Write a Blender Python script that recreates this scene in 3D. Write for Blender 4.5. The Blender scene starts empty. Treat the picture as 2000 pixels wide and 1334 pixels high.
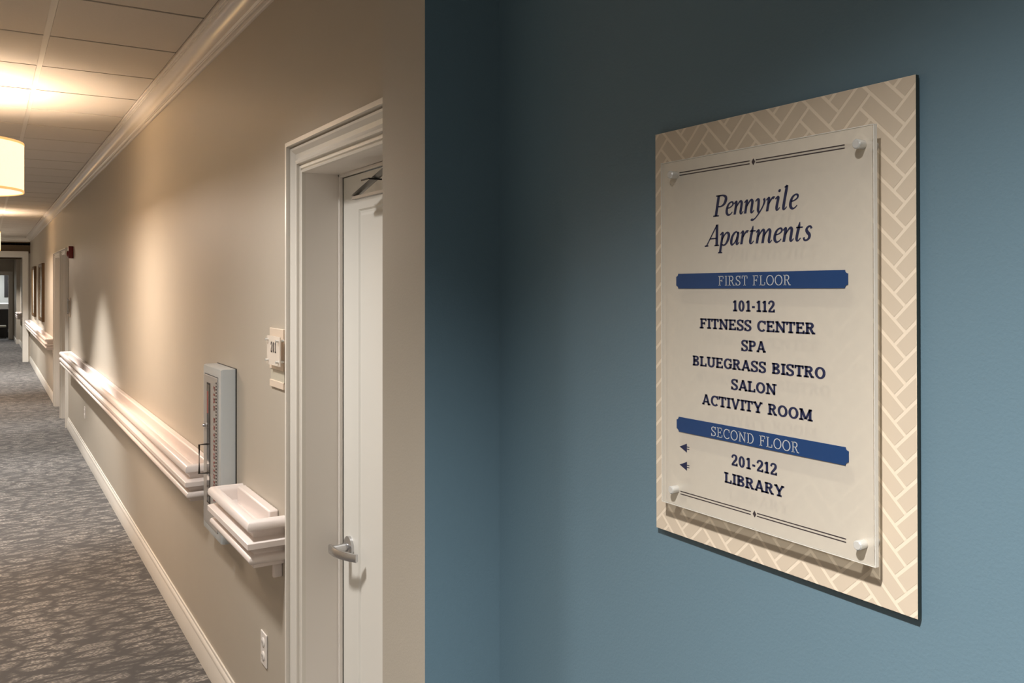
import bpy, bmesh, math, random
from mathutils import Vector, Matrix
random.seed(7)
S = bpy.context.scene
COL = S.collection
PI = math.pi

# ------------------------------------------------------------------ camera
cam_d = bpy.data.cameras.new('camera')
cam = bpy.data.objects.new('camera', cam_d); COL.objects.link(cam)
cam.location = (0, 0, 1.70)
cam.rotation_euler = (PI/2, 0, -math.radians(31.438))
cam_d.sensor_fit = 'HORIZONTAL'; cam_d.sensor_width = 36
cam_d.lens = 1680/2000*36
cam_d.shift_y = -0.0545
cam_d.clip_start = 0.02; cam_d.clip_end = 200
S.camera = cam

# ------------------------------------------------------------------ world, exposure, lights
w = bpy.data.worlds.new('world'); S.world = w; w.use_nodes = True
w.node_tree.nodes['Background'].inputs[0].default_value = (0.75, 0.72, 0.68, 1)
w.node_tree.nodes['Background'].inputs[1].default_value = 0.1
S.view_settings.view_transform = 'Standard'; S.view_settings.look = 'None'
S.view_settings.gamma = 1; S.view_settings.use_curve_mapping = False
S.view_settings.exposure = 0.0

COOL = (1.0, 0.968, 0.93); WARM = (1.0, 0.81, 0.66)
def spot(x, y, z, power, color, half=52, blend=0.6, r=0.04, aim=None):
    d = bpy.data.lights.new('downlight', 'SPOT'); d.energy = power; d.color = color
    d.spot_size = math.radians(2*half); d.spot_blend = blend if half < 60 else 1.0; d.shadow_soft_size = r
    o = bpy.data.objects.new('downlight', d); COL.objects.link(o); o.location = (x, y, z)
    return o
def area(name, loc, size, power, color, rot=(0, 0, 0)):
    d = bpy.data.lights.new(name, 'AREA'); d.energy = power; d.color = color; d.shape = 'RECTANGLE'
    d.size, d.size_y = size
    o = bpy.data.objects.new(name, d); COL.objects.link(o); o.location = loc; o.rotation_euler = rot
    return o
CEIL = 2.775
CX = -0.15                                   # middle line of the corridor, where the lamps are
spot(-0.25, 0.15, 2.74, 430, COOL, 58, 1.0)
for y, p, hf in ((2.55, 215, 66), (8.0, 460, 43), (10.7, 320, 43), (12.9, 220, 36), (17.6, 420, 44), (20.0, 480, 58), (24.5, 600, 50), (28.3, 500, 50)):  # the one between the far door recesses is added to brighten their jambs
    spot(CX, y, 2.74 if y < 22 else 2.6, p, COOL, hf, r=0.11 if y < 3 else 0.04)
PENDANTS = (5.49, 14.6)
for y in PENDANTS:
    for zz, pw in ((2.34, 46), ):
        d = bpy.data.lights.new('pendant_bulb', 'POINT'); d.energy = pw; d.color = WARM; d.shadow_soft_size = 0.05
        o = bpy.data.objects.new('pendant_bulb', d); COL.objects.link(o); o.location = (CX, y, zz)
    area('pendant_downglow', (CX, y, 2.19), (0.5, 0.5), 52, WARM)
# added fill light behind the camera, with no fixture of its own
area('rear_fill', (-1.6, -1.2, 2.72), (1.2, 1.2), 20, COOL)
area('far_room_light', (0.2, 33.3, 2.4), (1.2, 1.0), 60, (0.92, 0.96, 1.0))

# ------------------------------------------------------------------ materials
def srgb(r, g, b):
    def f(v):
        v /= 255
        return v/12.92 if v <= 0.04045 else ((v+0.055)/1.055)**2.4
    return (f(r), f(g), f(b), 1)
def mat(name, col, rough=0.5, metal=0.0, noise=0.0, nscale=40, bump=0.0, bscale=200, emis=None, estr=0, spec=0.5, trans=0):
    m = bpy.data.materials.new(name); m.use_nodes = True; nt = m.node_tree
    b = nt.nodes['Principled BSDF']
    b.inputs['Base Color'].default_value = col; b.inputs['Roughness'].default_value = rough
    b.inputs['Metallic'].default_value = metal; b.inputs['Specular IOR Level'].default_value = spec
    tc = nt.nodes.new('ShaderNodeTexCoord')
    if noise:
        n = nt.nodes.new('ShaderNodeTexNoise'); n.inputs['Scale'].default_value = nscale; n.inputs['Detail'].default_value = 4
        nt.links.new(tc.outputs['Object'], n.inputs['Vector'])
        mx = nt.nodes.new('ShaderNodeMix'); mx.data_type = 'RGBA'
        mx.inputs[6].default_value = tuple(c*(1-noise) for c in col[:3])+(1,)
        mx.inputs[7].default_value = tuple(min(1, c*(1+noise)) for c in col[:3])+(1,)
        nt.links.new(n.outputs['Fac'], mx.inputs[0]); nt.links.new(mx.outputs[2], b.inputs['Base Color'])
    if bump:
        n = nt.nodes.new('ShaderNodeTexNoise'); n.inputs['Scale'].default_value = bscale; n.inputs['Detail'].default_value = 3
        nt.links.new(tc.outputs['Object'], n.inputs['Vector'])
        bp = nt.nodes.new('ShaderNodeBump'); bp.inputs['Strength'].default_value = bump; bp.inputs['Distance'].default_value = 0.002
        nt.links.new(n.outputs['Fac'], bp.inputs['Height']); nt.links.new(bp.outputs['Normal'], b.inputs['Normal'])
    if emis:
        b.inputs['Emission Color'].default_value = emis; b.inputs['Emission Strength'].default_value = estr
    return m
M = {}
M['greige'] = mat('greige_wall_paint', srgb(184, 175, 161), 0.5, noise=0.02, nscale=6, bump=0.12, bscale=260)
M['blue'] = mat('blue_wall_paint', srgb(106, 132, 146), 0.40, noise=0.03, nscale=5, bump=0.15, bscale=300)
M['white'] = mat('white_trim_paint', srgb(228, 222, 212), 0.32, noise=0.01, nscale=8)
M['crown'] = mat('crown_gloss_paint', srgb(222, 214, 206), 0.24, noise=0.01, nscale=8)
M['rail'] = mat('handrail_vinyl', srgb(234, 223, 217), 0.36, noise=0.012, nscale=12)
M['door'] = mat('door_paint', srgb(238, 235, 227), 0.38, noise=0.01, nscale=5)
M['jamb'] = mat('jamb_paint', srgb(234, 227, 219), 0.4, noise=0.01, nscale=5)
M['tile'] = mat('ceiling_tile', srgb(205, 196, 184), 0.9, noise=0.04, nscale=90, bump=0.35, bscale=220)
M['tee'] = mat('ceiling_tee', srgb(214, 206, 194), 0.5, noise=0.01)
M['plenum'] = mat('ceiling_plenum', srgb(60, 52, 44), 0.9, noise=0.1)
M['darkbeam'] = mat('dark_header_paint', srgb(96, 78, 56), 0.6, noise=0.06, nscale=5)
M['metal'] = mat('satin_nickel', srgb(206, 206, 208), 0.28, 1.0, noise=0.05, nscale=120)
M['closer'] = mat('closer_aluminium', srgb(150, 146, 140), 0.5, 0.8, noise=0.05)
M['darkmetal'] = mat('dark_metal', srgb(70, 66, 62), 0.4, 0.9, noise=0.05)
M['cabinet'] = mat('cabinet_enamel', srgb(186, 190, 190), 0.35, noise=0.02, nscale=60, bump=0.1, bscale=500)
M['cabdoor'] = mat('cabinet_door_enamel', srgb(166, 162, 158), 0.35, noise=0.02, nscale=60)
M['black'] = mat('black_gap', srgb(24, 22, 20), 0.6, noise=0.05)
M['darkglass'] = mat('dark_glass', srgb(62, 56, 50), 0.1, noise=0.05)
M['red'] = mat('red_print', srgb(158, 78, 72), 0.5, noise=0.03)
M['strobe'] = mat('dark_red_plastic', srgb(112, 22, 24), 0.35, noise=0.04)
M['plate'] = mat('plaque_cream', srgb(226, 208, 188), 0.4, noise=0.02, nscale=20)
M['insert'] = mat('plaque_insert_grey', srgb(196, 190, 172), 0.4, noise=0.02)
M['outlet'] = mat('outlet_plastic', srgb(232, 226, 220), 0.3, noise=0.01)
M['bronze'] = mat('bronze_picture_frame', srgb(86, 62, 34), 0.4, 0.3, noise=0.2, nscale=30)
M['board'] = mat('sign_board_cream', srgb(240, 224, 202), 0.45, noise=0.012, nscale=12)
M['brickprint'] = mat('sign_print_beige', srgb(214, 198, 177), 0.45, noise=0.02, nscale=25)
M['boardedge'] = mat('sign_edge_dark_green', srgb(44, 52, 46), 0.35, noise=0.08, nscale=40)
M['ink'] = mat('navy_ink', srgb(34, 40, 72), 0.45, noise=0.03)
M['ink2'] = mat('dark_brown_ink', srgb(58, 50, 54), 0.45, noise=0.03)
M['banner'] = mat('navy_banner', srgb(24, 60, 108), 0.4, noise=0.05, nscale=300)
M['bannerink'] = mat('pale_banner_ink', srgb(190, 192, 194), 0.45, noise=0.02)
M['counter'] = mat('white_counter', srgb(240, 238, 236), 0.4, noise=0.01)
M['ebony'] = mat('dark_furniture', srgb(36, 30, 28), 0.5, noise=0.1)
M['farwall'] = mat('far_room_paint', srgb(196, 196, 190), 0.6, noise=0.02)

def shade_mat():
    m = bpy.data.materials.new('lampshade_linen'); m.use_nodes = True; nt = m.node_tree
    b = nt.nodes['Principled BSDF']; b.inputs['Base Color'].default_value = srgb(200, 186, 150)
    b.inputs['Roughness'].default_value = 0.9
    tc = nt.nodes.new('ShaderNodeTexCoord'); mp = nt.nodes.new('ShaderNodeMapping'); mp.inputs['Scale'].default_value = (1, 1, 1)
    n = nt.nodes.new('ShaderNodeTexNoise'); n.inputs['Scale'].default_value = 120
    nt.links.new(tc.outputs['Object'], n.inputs['Vector'])
    r = nt.nodes.new('ShaderNodeValToRGB'); r.color_ramp.elements[0].color = (1.0, 0.74, 0.40, 1); r.color_ramp.elements[1].color = (1.0, 0.82, 0.50, 1)
    nt.links.new(n.outputs['Fac'], r.inputs[0]); nt.links.new(r.outputs[0], b.inputs['Emission Color'])
    b.inputs['Emission Strength'].default_value = 1.5
    return m
M['shade'] = shade_mat()
M['shadeband'] = mat('shade_edge_tape', srgb(238, 196, 128), 0.8, emis=(1, 0.55, 0.22, 1), estr=0.7, noise=0.03)
M['diffuser'] = mat('lamp_diffuser', srgb(250, 240, 232), 0.5, emis=(1, 0.86, 0.76, 1), estr=0.9, noise=0.01)

def acrylic(name, film, alpha, rough=0.08, gloss=0.03):
    """clear sheet: mostly see-through, a glossy skin, and a veil of milky film"""
    m = bpy.data.materials.new(name); m.use_nodes = True; nt = m.node_tree
    nt.nodes.remove(nt.nodes['Principled BSDF']); out = nt.nodes['Material Output']
    tr = nt.nodes.new('ShaderNodeBsdfTransparent'); tr.inputs[0].default_value = (0.97, 0.975, 0.965, 1)
    df = nt.nodes.new('ShaderNodeBsdfDiffuse'); df.inputs[0].default_value = film
    n = nt.nodes.new('ShaderNodeTexNoise'); n.inputs['Scale'].default_value = 30
    mr = nt.nodes.new('ShaderNodeMapRange'); mr.inputs['To Min'].default_value = alpha*0.97; mr.inputs['To Max'].default_value = min(1, alpha*1.03)
    nt.links.new(n.outputs['Fac'], mr.inputs['Value'])
    mx = nt.nodes.new('ShaderNodeMixShader'); nt.links.new(mr.outputs[0], mx.inputs[0])
    nt.links.new(tr.outputs[0], mx.inputs[1]); nt.links.new(df.outputs[0], mx.inputs[2])
    gl = nt.nodes.new('ShaderNodeBsdfGlossy'); gl.inputs['Roughness'].default_value = rough; gl.inputs[0].default_value = (1, 1, 1, 1)
    m2 = nt.nodes.new('ShaderNodeMixShader'); m2.inputs[0].default_value = gloss
    nt.links.new(mx.outputs[0], m2.inputs[1]); nt.links.new(gl.outputs[0], m2.inputs[2]); nt.links.new(m2.outputs[0], out.inputs[0])
    return m
M['film'] = acrylic('frosted_film', srgb(246, 237, 224), 0.38, 0.3)
M['clear'] = acrylic('clear_acrylic', srgb(245, 244, 238), 0.03, 0.1)
M['clearedge'] = acrylic('acrylic_edge', srgb(250, 246, 238), 0.75, 0.12)
M['peg'] = mat('clear_peg', srgb(225, 224, 220), 0.08, 0.35, noise=0.02)
M['placard'] = acrylic('plaque_acrylic', srgb(240, 228, 214), 0.72, 0.2)

def carpet():
    m = bpy.data.materials.new('carpet'); m.use_nodes = True; nt = m.node_tree; N = nt.nodes; Lk = nt.links.new
    b = N['Principled BSDF']; b.inputs['Roughness'].default_value = 0.95; b.inputs['Specular IOR Level'].default_value = 0.15
    tc = N.new('ShaderNodeTexCoord')
    wn = N.new('ShaderNodeTexNoise'); wn.inputs['Scale'].default_value = 5; wn.inputs['Detail'].default_value = 2
    Lk(tc.outputs['Object'], wn.inputs['Vector'])
    wa = N.new('ShaderNodeVectorMath'); wa.operation = 'MULTIPLY_ADD'; wa.inputs[1].default_value = (0.05, 0.05, 0)
    Lk(wn.outputs['Color'], wa.inputs[0]); Lk(tc.outputs['Object'], wa.inputs[2])
    mp = N.new('ShaderNodeMapping'); mp.inputs['Scale'].default_value = (6.4, 17.0, 1); mp.inputs['Rotation'].default_value = (0, 0, math.radians(13))
    Lk(wa.outputs[0], mp.inputs['Vector'])
    v = N.new('ShaderNodeTexVoronoi'); v.feature = 'DISTANCE_TO_EDGE'; v.inputs['Scale'].default_value = 1.0
    Lk(mp.outputs[0], v.inputs['Vector'])
    vr = N.new('ShaderNodeMapRange'); vr.inputs['From Min'].default_value = 0.05; vr.inputs['From Max'].default_value = 0.22
    Lk(v.outputs['Distance'], vr.inputs['Value'])
    # woven dashes inside the leaves
    mp2 = N.new('ShaderNodeMapping'); mp2.inputs['Scale'].default_value = (52, 130, 1); Lk(tc.outputs['Object'], mp2.inputs['Vector'])
    n2 = N.new('ShaderNodeTexNoise'); n2.inputs['Scale'].default_value = 1.0; n2.inputs['Detail'].default_value = 3; Lk(mp2.outputs[0], n2.inputs['Vector'])
    r2 = N.new('ShaderNodeMapRange'); r2.inputs['From Min'].default_value = 0.48; r2.inputs['From Max'].default_value = 0.58; Lk(n2.outputs['Fac'], r2.inputs['Value'])
    # patches where the leaves fade out
    n3 = N.new('ShaderNodeTexNoise'); n3.inputs['Scale'].default_value = 3.0; n3.inputs['Detail'].default_value = 1; Lk(tc.outputs['Object'], n3.inputs['Vector'])
    r3 = N.new('ShaderNodeMapRange'); r3.inputs['From Min'].default_value = 0.3; r3.inputs['From Max'].default_value = 0.6; r3.inputs['To Min'].default_value = 0.4; Lk(n3.outputs['Fac'], r3.inputs['Value'])
    m1 = N.new('ShaderNodeMath'); m1.operation = 'MULTIPLY'; Lk(vr.outputs[0], m1.inputs[0]); Lk(r2.outputs[0], m1.inputs[1])
    m2 = N.new('ShaderNodeMath'); m2.operation = 'MULTIPLY'; Lk(m1.outputs[0], m2.inputs[0]); Lk(r3.outputs[0], m2.inputs[1])
    base = N.new('ShaderNodeMix'); base.data_type = 'RGBA'; base.inputs[6].default_value = srgb(88, 86, 85); base.inputs[7].default_value = srgb(103, 100, 98)
    Lk(vr.outputs[0], base.inputs[0])
    mx = N.new('ShaderNodeMix'); mx.data_type = 'RGBA'; mx.inputs[7].default_value = srgb(162, 157, 150)
    Lk(m2.outputs[0], mx.inputs[0]); Lk(base.outputs[2], mx.inputs[6]); Lk(mx.outputs[2], b.inputs['Base Color'])
    nb = N.new('ShaderNodeTexNoise'); nb.inputs['Scale'].default_value = 400; Lk(tc.outputs['Object'], nb.inputs['Vector'])
    bp = N.new('ShaderNodeBump'); bp.inputs['Strength'].default_value = 0.4; bp.inputs['Distance'].default_value = 0.003
    Lk(nb.outputs['Fac'], bp.inputs['Height']); Lk(bp.outputs['Normal'], b.inputs['Normal'])
    return m
M['carpet'] = carpet()

def art_mat():
    m = bpy.data.materials.new('pale_picture'); m.use_nodes = True; nt = m.node_tree; N = nt.nodes
    b = N['Principled BSDF']; b.inputs['Roughness'].default_value = 0.15
    tc = N.new('ShaderNodeTexCoord'); n = N.new('ShaderNodeTexNoise'); n.inputs['Scale'].default_value = 3
    r = N.new('ShaderNodeValToRGB'); r.color_ramp.elements[0].color = srgb(150, 150, 140); r.color_ramp.elements[1].color = srgb(226, 222, 212)
    nt.links.new(tc.outputs['Object'], n.inputs['Vector']); nt.links.new(n.outputs['Fac'], r.inputs[0]); nt.links.new(r.outputs[0], b.inputs['Base Color'])
    return m
M['art'] = art_mat()

# ------------------------------------------------------------------ helpers
def tag(o, label=None, cat=None, group=None, kind=None):
    if label: o['label'] = label
    if cat: o['category'] = cat
    if group: o['group'] = group
    if kind: o['kind'] = kind
    return o
def empty(name, loc=(0, 0, 0)):
    o = bpy.data.objects.new(name, None); COL.objects.link(o); o.location = loc; o.empty_display_size = 0.05
    return o
class MB:
    def __init__(s): s.bm = bmesh.new()
    def box(s, x0, x1, y0, y1, z0, z1, mi=0):
        vs = [s.bm.verts.new(p) for p in ((x0,y0,z0),(x1,y0,z0),(x1,y1,z0),(x0,y1,z0),(x0,y0,z1),(x1,y0,z1),(x1,y1,z1),(x0,y1,z1))]
        fs = [s.bm.faces.new([vs[i] for i in q]) for q in ((0,3,2,1),(4,5,6,7),(0,1,5,4),(1,2,6,5),(2,3,7,6),(3,0,4,7))]
        for f_ in fs: f_.material_index = mi
        return fs
    def grid(s, rows, close_u=False, close_v=False):
        vv = [[s.bm.verts.new(p) for p in r] for r in rows]
        nr = len(rows); nc = len(rows[0])
        for i in range(nr if close_u else nr-1):
            for j in range(nc if close_v else nc-1):
                a, b_, c, d = vv[i][j], vv[(i+1) % nr][j], vv[(i+1) % nr][(j+1) % nc], vv[i][(j+1) % nc]
                try: s.bm.faces.new((a, b_, c, d))
                except ValueError: pass
        return vv
    def face(s, pts, mi=0):
        f_ = s.bm.faces.new([s.bm.verts.new(p) for p in pts]); f_.material_index = mi; return f_
    def tube(s, pts, r, n=10, sq=1.0, up=Vector((0, 0, 1))):
        rows = []
        for i, p in enumerate(pts):
            p = Vector(p); a = Vector(pts[max(0, i-1)]); b_ = Vector(pts[min(len(pts)-1, i+1)])
            t = (b_-a).normalized(); u = t.cross(up)
            if u.length < 1e-4: u = t.cross(Vector((1, 0, 0)))
            u.normalize(); v = u.cross(t)
            rr = r[i] if isinstance(r, (list, tuple)) else r
            rows.append([p+u*math.cos(2*PI*k/n)*rr+v*math.sin(2*PI*k/n)*rr*sq for k in range(n)])
        vv = s.grid(rows, close_v=True)
        s.bm.faces.new(vv[0][::-1]); s.bm.faces.new(vv[-1])
    def lathe(s, prof, n=32, axis='z', at=(0, 0, 0)):
        rows = []
        for k in range(n):
            a = 2*PI*k/n; r_ = []
            for (r, h) in prof:
                x, y = r*math.cos(a), r*math.sin(a)
                p = (x, y, h) if axis == 'z' else (h, x, y)
                r_.append((p[0]+at[0], p[1]+at[1], p[2]+at[2]))
            rows.append(r_)
        s.grid(rows, close_u=True)
    def build(s, name, mats, parent=None, smooth=None, bevel=0, seg=2, weld=True):
        if weld: bmesh.ops.remove_doubles(s.bm, verts=s.bm.verts, dist=1e-6)
        bmesh.ops.recalc_face_normals(s.bm, faces=s.bm.faces)
        me = bpy.data.meshes.new(name); s.bm.to_mesh(me); s.bm.free()
        for m_ in (mats if isinstance(mats, (list, tuple)) else [mats]): me.materials.append(m_)
        o = bpy.data.objects.new(name, me); COL.objects.link(o)
        if parent: o.parent = parent; 
        if parent and parent.type == 'EMPTY' : o.location = tuple(-c for c in world_loc(parent))
        if smooth is not None:
            me.polygons.foreach_set('use_smooth', [True]*len(me.polygons)); me.set_sharp_from_angle(angle=math.radians(smooth))
        if bevel:
            md = o.modifiers.new('bevel', 'BEVEL'); md.width = bevel; md.segments = seg; md.limit_method = 'ANGLE'; md.angle_limit = math.radians(40)
        return o
def world_loc(o):
    v = Vector((0, 0, 0)); 
    while o is not None: v += Vector(o.location); o = o.parent
    return v
# All meshes are modelled in world coordinates; children of an Empty get the opposite offset so they stay in place.
def boxobj(name, m, b_, parent=None, bevel=0, seg=2, smooth=None):
    q = MB(); q.box(*b_); return q.build(name, m, parent, bevel=bevel, seg=seg, smooth=smooth)
def extrude_y(prof, y0, y1):
    """closed profile of (x, z) pulled along the corridor"""
    q = MB(); vv = q.grid([[(x, y0, z) for x, z in prof], [(x, y1, z) for x, z in prof]], close_v=True)
    q.bm.faces.new(vv[0]); q.bm.faces.new(vv[1][::-1]); return q

WX = 0.839          # face of the long corridor wall
# ------------------------------------------------------------------ the setting
FY0, FY1 = -2.6, 31.5
q = MB(); q.box(-3.0, 0.812, FY0, 1.374, -0.05, 0); q.box(-1.14, 1.05, 1.374, 35.0, -0.05, 0); q.box(-3.0, -1.14, 1.374, 1.75, -0.05, 0)
fl = q.build('floor', M['carpet']); tag(fl, 'grey brown patterned corridor carpet with pale woven leaf dashes', 'floor', kind='structure')

def wall_boxes(name, bxs, mats, label, cat='wall'):
    q = MB()
    for b_ in bxs: q.box(*b_)
    o = q.build(name, mats); tag(o, label, cat, kind='structure'); return o
D1 = (1.675, 2.589)        # door 201
DB = (11.62, 12.38)        # first far door recess
DC = (12.52, 13.66)        # second far door recess
DH = 2.048; J = 0.0182
X2 = WX+0.20
wall_boxes('wall_right', [
    (WX, X2, 1.564, D1[0]-J, 0, CEIL+0.1), (WX, X2, D1[0]-J, D1[1]+J, DH+J, CEIL+0.1),
    (WX, X2, D1[1]+J, DB[0]-J, 0, CEIL+0.1), (WX, X2, DB[0]-J, DB[1]+J, DH+0.04+J, CEIL+0.1),
    (WX, X2, DB[1]+J, DC[0]-J, 0, CEIL+0.1), (WX, X2, DC[0]-J, DC[1]+J, DH+0.04+J, CEIL+0.1),
    (WX, X2, DC[1]+J, 22.0, 0, CEIL+0.1), (WX, X2, 22.2, FY1, 0, CEIL+0.1)], M['greige'],
    'long greige corridor wall with handrails, behind the door 201')
# wall stub: greige end cap and corridor side, blue on the sign side
q = MB(); fs = q.box(0.66, X2, 1.374, 1.564, 0, CEIL+0.1)
fs[2].material_index = 1
o = q.build('wall_corner', [M['greige'], M['blue']]); tag(o, 'narrow greige wall end beside the door, dark blue on its near side', 'wall', kind='structure')
boxobj('wall_near', M['blue'], (0.812, X2, FY0, 1.374, 0, CEIL+0.1)); tag(bpy.data.objects['wall_near'], 'blue painted wall carrying the directory sign', 'wall', kind='structure')
wall_boxes('wall_left', [(-1.30, -1.14, 1.6, 22.0, 0, CEIL+0.1), (-1.30, -1.14, 22.2, FY1, 0, CEIL+0.1), (-3.2, -3.0, FY0, 1.6, 0, CEIL+0.1), (-3.2, -1.30, 1.6, 1.75, 0, CEIL+0.1)], M['greige'], 'greige wall on the left, outside the view')
boxobj('wall_back', M['greige'], (-3.2, X2, FY0-0.15, FY0, 0, CEIL+0.1)); tag(bpy.data.objects['wall_back'], 'greige wall behind the camera', 'wall', kind='structure')

# baseboards
def bb_profile(x):
    p = [(0, 0), (0.016, 0), (0.016, 0.088), (0.013, 0.094), (0.013, 0.098), (0.0135, 0.1), (0.011, 0.112), (0.006, 0.118), (0.007, 0.122), (0.006, 0.130), (0, 0.130)]
    return [(x-a, b_) for a, b_ in p]
for y0, y1, lb in ((2.696, 11.52, 'white baseboard running under the long handrail and the cabinet'),
                   (13.78, 22.0, 'white baseboard under the two framed pictures'),
                   (22.2, 28.9, 'white baseboard beyond the far cased opening')):
    o = extrude_y(bb_profile(WX), y0, y1).build('baseboard_right', M['white'], smooth=30); tag(o, lb, 'baseboard', kind='structure')
# crown moulding
def crown_profile(x, zt, k=1.0):
    p = [(0, -.100), (.008, -.100), (.012, -.097), (.013, -.091), (.009, -.087), (.009, -.084), (.016, -.083), (.017, -.078), (.020, -.078), (.026, -.072), (.026, -.070)]
    for i in range(9):
        a = i/8*PI/2
        p.append((.026+.046*(1-math.cos(a)), -.070+.050*math.sin(a)))
    p += [(.072, -.016), (.080, -.016), (.080, -.011), (.090, -.010), (.090, .004), (0, .004)]
    return [(x-a*k, zt+b_*k) for a, b_ in p]
o = extrude_y(crown_profile(WX, CEIL), 1.564, 22.0).build('trim_1', M['crown'], smooth=25); tag(o, 'glossy white crown moulding along the top of the corridor wall', 'crown moulding', kind='structure')
# ceiling: plenum slab, tees and tiles
cl = boxobj('ceiling', M['plenum'], (-3.2, X2, FY0, 22.0, CEIL+0.03, CEIL+0.12)); tag(cl, 'dropped ceiling of pale square tiles in a metal grid', 'ceiling', kind='structure')
tees_x = [0.222+k*0.61 for k in (0, -1, -2, -3, -4, -5)]
for tx in tees_x[:3]:
    q = MB(); q.box(tx-0.012, tx+0.012, FY0, 22.0, CEIL+0.003, CEIL+0.008); q.build('grid_tee', M['tee'], cl)
cross = [3.60+0.61*0.978*k for k in range(-10, 32)]
cross = [c for c in cross if FY0 < c < 22]
def tile_mesh(w_, d_):
    q = MB(); q.box(0, w_, 0, d_, 0, 0.012)
    bmesh.ops.recalc_face_normals(q.bm, faces=q.bm.faces); me = bpy.data.meshes.new('ceiling_tile'); q.bm.to_mesh(me); q.bm.free(); me.materials.append(M['tile']); return me
cols = [(tees_x[0]+0.0125, 0.746)]+[(tees_x[i+1]+0.0125, tees_x[i]-0.0125) for i in range(5)]
step = cross[1]-cross[0]
for ci, (xa, xb) in enumerate(cols):
    me = tile_mesh(xb-xa, step-0.017)
    for y in cross:
        if ci > 1 and y > 1.2 and xa < -1.2: continue
        if ci == 0 and y < 1.0 and False: continue
        o = bpy.data.objects.new('ceiling_tile', me); COL.objects.link(o); o.parent = cl; o.location = (xa, y+0.0085, CEIL+random.uniform(0, .0012))
for tx in tees_x[3:]:
    q = MB(); q.box(tx-0.012, tx+0.012, FY0, 1.6, CEIL+0.003, CEIL+0.008); q.build('grid_tee', M['tee'], cl)

# casing swept round an opening, mitred at the corners
CAS = [(0, 0), (0, .012), (.006, .014), (.008, .008), (.011, .008), (.013, .013), (.021, .013), (.023, .008), (.026, .008), (.028, .020), (.034, .022), (.040, .020), (.043, .012),
       (.050, .009), (.062, .012), (.074, .022), (.080, .024), (.081, .014), (.085, .014), (.087, .035), (.100, .035), (.100, 0)]
def casing(y0, y1, zt, prof=CAS, near=True, z0=0.0):
    rows = []
    for (w_, p) in prof:
        x = WX-p
        r_ = [(x, y1+w_, z0), (x, y1+w_, zt+w_)]
        if near: r_ += [(x, y0-w_, zt+w_), (x, y0-w_, z0)]
        else: r_ += [(x, y0, zt+w_)]
        rows.append(r_)
    q = MB(); q.grid(rows); return q
def jamb_set(y0, y1, zt, depth, parent, m, head=True):
    q = MB()
    q.box(WX+0.0, WX+depth, y1, y1+0.018, 0, zt); q.box(WX, WX+depth, y0-0.018, y0, 0, zt)
    q.box(WX+0.0, WX+depth, y0-0.018, y1+0.018, zt, zt+0.018)
    return q.build('jamb', m, parent)

# ---- door 201
dr = empty('door_1', (WX, D1[0], 0)); tag(dr, 'white panelled apartment door 201 in a deep white cased frame', 'door', kind='structure')
casing(D1[0], D1[1], DH).build('casing', M['white'], dr, smooth=20)
LX = WX+0.118                                      # face of the leaf
jamb_set(D1[0], D1[1], DH, LX-WX, dr, M['jamb'])
q = MB(); q.box(LX-0.014, LX-0.002, D1[1]-0.010, D1[1], 0, DH); q.box(LX-0.014, LX-0.002, D1[0], D1[0]+0.010, 0, DH); q.box(LX-0.014, LX-0.002, D1[0], D1[1], DH-0.010, DH)
q.build('door_stop', M['jamb'], dr, bevel=0.002)
# leaf with two sunken panels
lf = MB(); ya, yb = D1[0]+0.004, D1[1]-0.012; za, zb = 0.01, DH-0.012
ys = [ya, ya+0.125, yb-0.125, yb]; zs = [za, 0.24, 1.93, zb]
for i in range(3):
    for j in range(3):
        y0_, y1_, z0_, z1_ = ys[i], ys[i+1], zs[j], zs[j+1]
        if i == 1 and j == 1:
            rr = [(0, 0), (0.005, 0.005), (0.012, 0.005), (0.020, 0.001)]
            rows = [[(LX+dp, y0_+o_, z0_+o_), (LX+dp, y1_-o_, z0_+o_), (LX+dp, y1_-o_, z1_-o_), (LX+dp, y0_+o_, z1_-o_)] for o_, dp in rr]
            lf.grid(rows, close_v=True); lf.face(rows[-1])
        else:
            lf.face([(LX, y0_, z0_), (LX, y1_, z0_), (LX, y1_, z1_), (LX, y0_, z1_)])
lf.box(LX+0.012, LX+0.044, ya, yb, za, zb)
lf.box(LX, LX+0.013, ya-0.001, ya, za, zb); lf.box(LX, LX+0.013, yb, yb+0.001, za, zb)
leaf = lf.build('door_leaf', M['door'], dr)
# lever handle
hy, hz = 2.522, 0.896
q = MB(); q.lathe([(0, -.012), (.028, -.012), (.033, -.008), (.033, 0), (0, 0)], 32, 'x', (LX, hy, hz)); rs = q.build('lever_handle', M['metal'], dr, smooth=40)
q = MB(); q.lathe([(0, -.060), (.012, -.060), (.013, -.012), (0, -.012)], 20, 'x', (LX, hy, hz)); q.build('spindle', M['metal'], rs, smooth=40)
pts = []
for i in range(15):
    t = i/14; pts.append((LX-0.060+0.034*t**2.0-0.004*math.sin(t*PI), hy+0.012-0.135*t, hz))
q = MB(); rows = []
for i, p in enumerate(pts):
    t = i/14; hh = 0.0135-0.002*t; th = 0.0055
    a = Vector(pts[max(0, i-1)]); b_ = Vector(pts[min(14, i+1)]); tt = (b_-a).normalized(); nn = Vector((tt.y, -tt.x, 0))
    rows.append([Vector(p)+nn*th*sx+Vector((0, 0, hh*sz)) for sx, sz in ((-1, -.7), (-.6, -1), (.6, -1), (1, -.7), (1, .7), (.6, 1), (-.6, 1), (-1, .7))])
vv = q.grid(rows, close_v=True); q.bm.faces.new(vv[0][::-1]); q.bm.faces.new(vv[-1])
q.build('lever', M['metal'], rs, smooth=50)
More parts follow.
